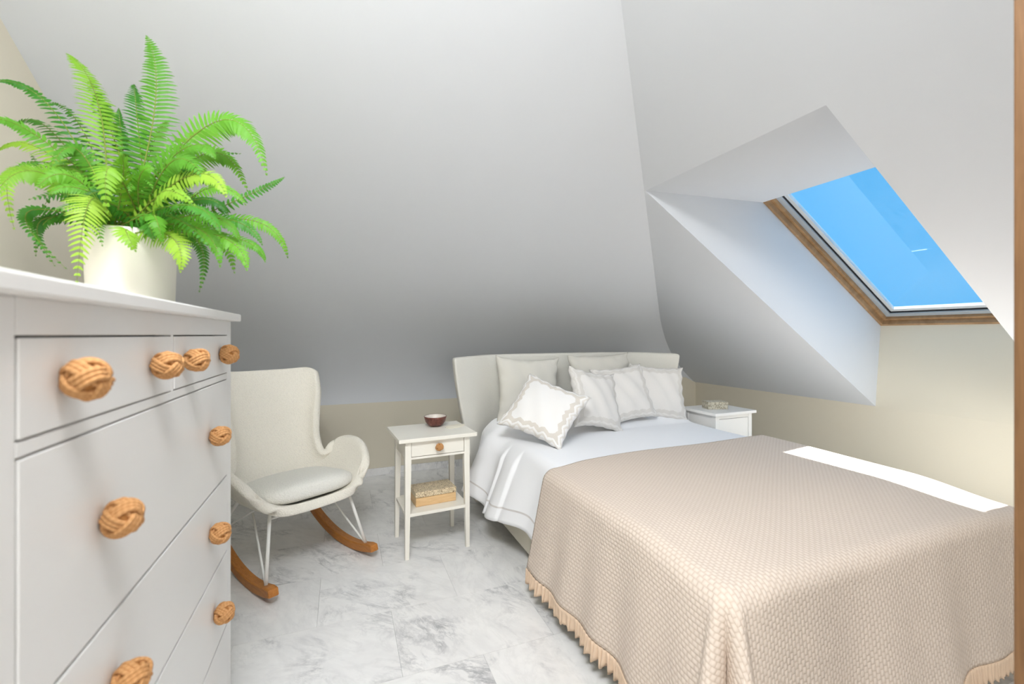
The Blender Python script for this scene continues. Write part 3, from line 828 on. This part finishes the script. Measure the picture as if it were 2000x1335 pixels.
knob(dw, (0, -hd - .022, .627), -PI / 2, .4, .8)
MB().box((-hw + .004, -hd + .004, .238), (hw - .004, hd - .004, .256), .002).build('shelf', M['cream_paint'], n1)

n2 = thing('nightstand', 'white nightstand with a closed drawer front, half hidden on the far side of the bed', 'nightstand', (2.80, 2.645, 0), R(1))
w2, d2, H2 = .19, .155, .69
for sx in (-1, 1):
    for sy in (-1, 1): MB().box((sx * w2, sy * d2, 0), (sx * w2 - sx * .036, sy * d2 - sy * .036, H2 - .022), .002).build('leg', M['white_paint'], n2)
    MB().box((sx * w2 - sx * .006, -d2 + .036, .12), (sx * w2 - sx * .024, d2 - .036, H2 - .022)).build('side_panel', M['white_paint'], n2)
MB().box((-w2 - .025, -d2 - .022, H2 - .022), (w2 + .025, d2 + .02, H2), .003).build('top', M['white_paint'], n2)
MB().box((-w2 + .036, -d2 + .003, H2 - .05), (w2 - .036, -d2 + .02, H2 - .022)).build('rail', M['white_paint'], n2)
MB().box((-w2 + .036, -d2 + .022, .12), (w2 - .036, -d2 + .028, H2 - .05)).build('gap_shade_panel', M['dark_gap'], n2)  # dark backing, paints the shade around and below the drawer
dw = MB().box((-w2 + .039, -d2 + .003, .44), (w2 - .039, -d2 + .02, H2 - .053), .0015).build('drawer', M['white_paint'], n2)
knob(dw, (0, -d2 - .022, .47), -PI / 2, .9, .8)
MB().box((-w2 + .036, -d2 + .004, .15), (w2 - .036, d2 - .01, .168)).build('shelf', M['white_paint'], n2)

# ------------------------------------------------------------------ small things
bo = thing('bowl', 'small dark coconut shell bowl with a pale lining on the slim nightstand', 'bowl', (.562, 2.80, .69))
MB().lathe([(0, 0), (.03, 0), (.05, .012), (.064, .032), (.070, .054), (.0725, .064), (.0705, .0655), (.069, .064)], 40).build('shell', M['coconut'], bo)
MB().lathe([(.0695, .0645), (.066, .052), (.058, .032), (.044, .016), (.02, .008), (0, .007)], 40).build('lining', M['bowl_in'], bo)
cd = [(.075 * math.cos(a) * (1 + .18 * math.cos(a)), .042 * math.sin(a)) for a in [2 * PI * k / 28 for k in range(28)]]
o = MB().prism(cd, 0, .003).build('card', M['card']); o.location = (.668, 2.735, .6905); o.rotation_euler = (0, 0, .5)
tag(o, 'thin pale oval card lying flat on the slim nightstand beside the bowl', 'card')
bx = thing('box', 'pale wooden box with bone inlaid lid on the shelf of the slim nightstand', 'box', (.525, 2.70, .256), R(5))
MB().box((-.125, -.08, 0), (.125, .08, .052), .003).build('body', M['boxwood'], bx)
lid = MB().box((-.127, -.082, .053), (.127, .082, .086), .004).build('lid', M['inlay'], bx)
b2 = thing('box', 'small grey bone inlaid box on the far nightstand', 'box', (2.78, 2.655, .69), R(-18))
MB().box((-.08, -.052, 0), (.08, .052, .036), .002).build('body', M['inlay_grey'], b2)
MB().box((-.081, -.053, .037), (.081, .053, .058), .002).build('lid', M['inlay_grey'], b2)
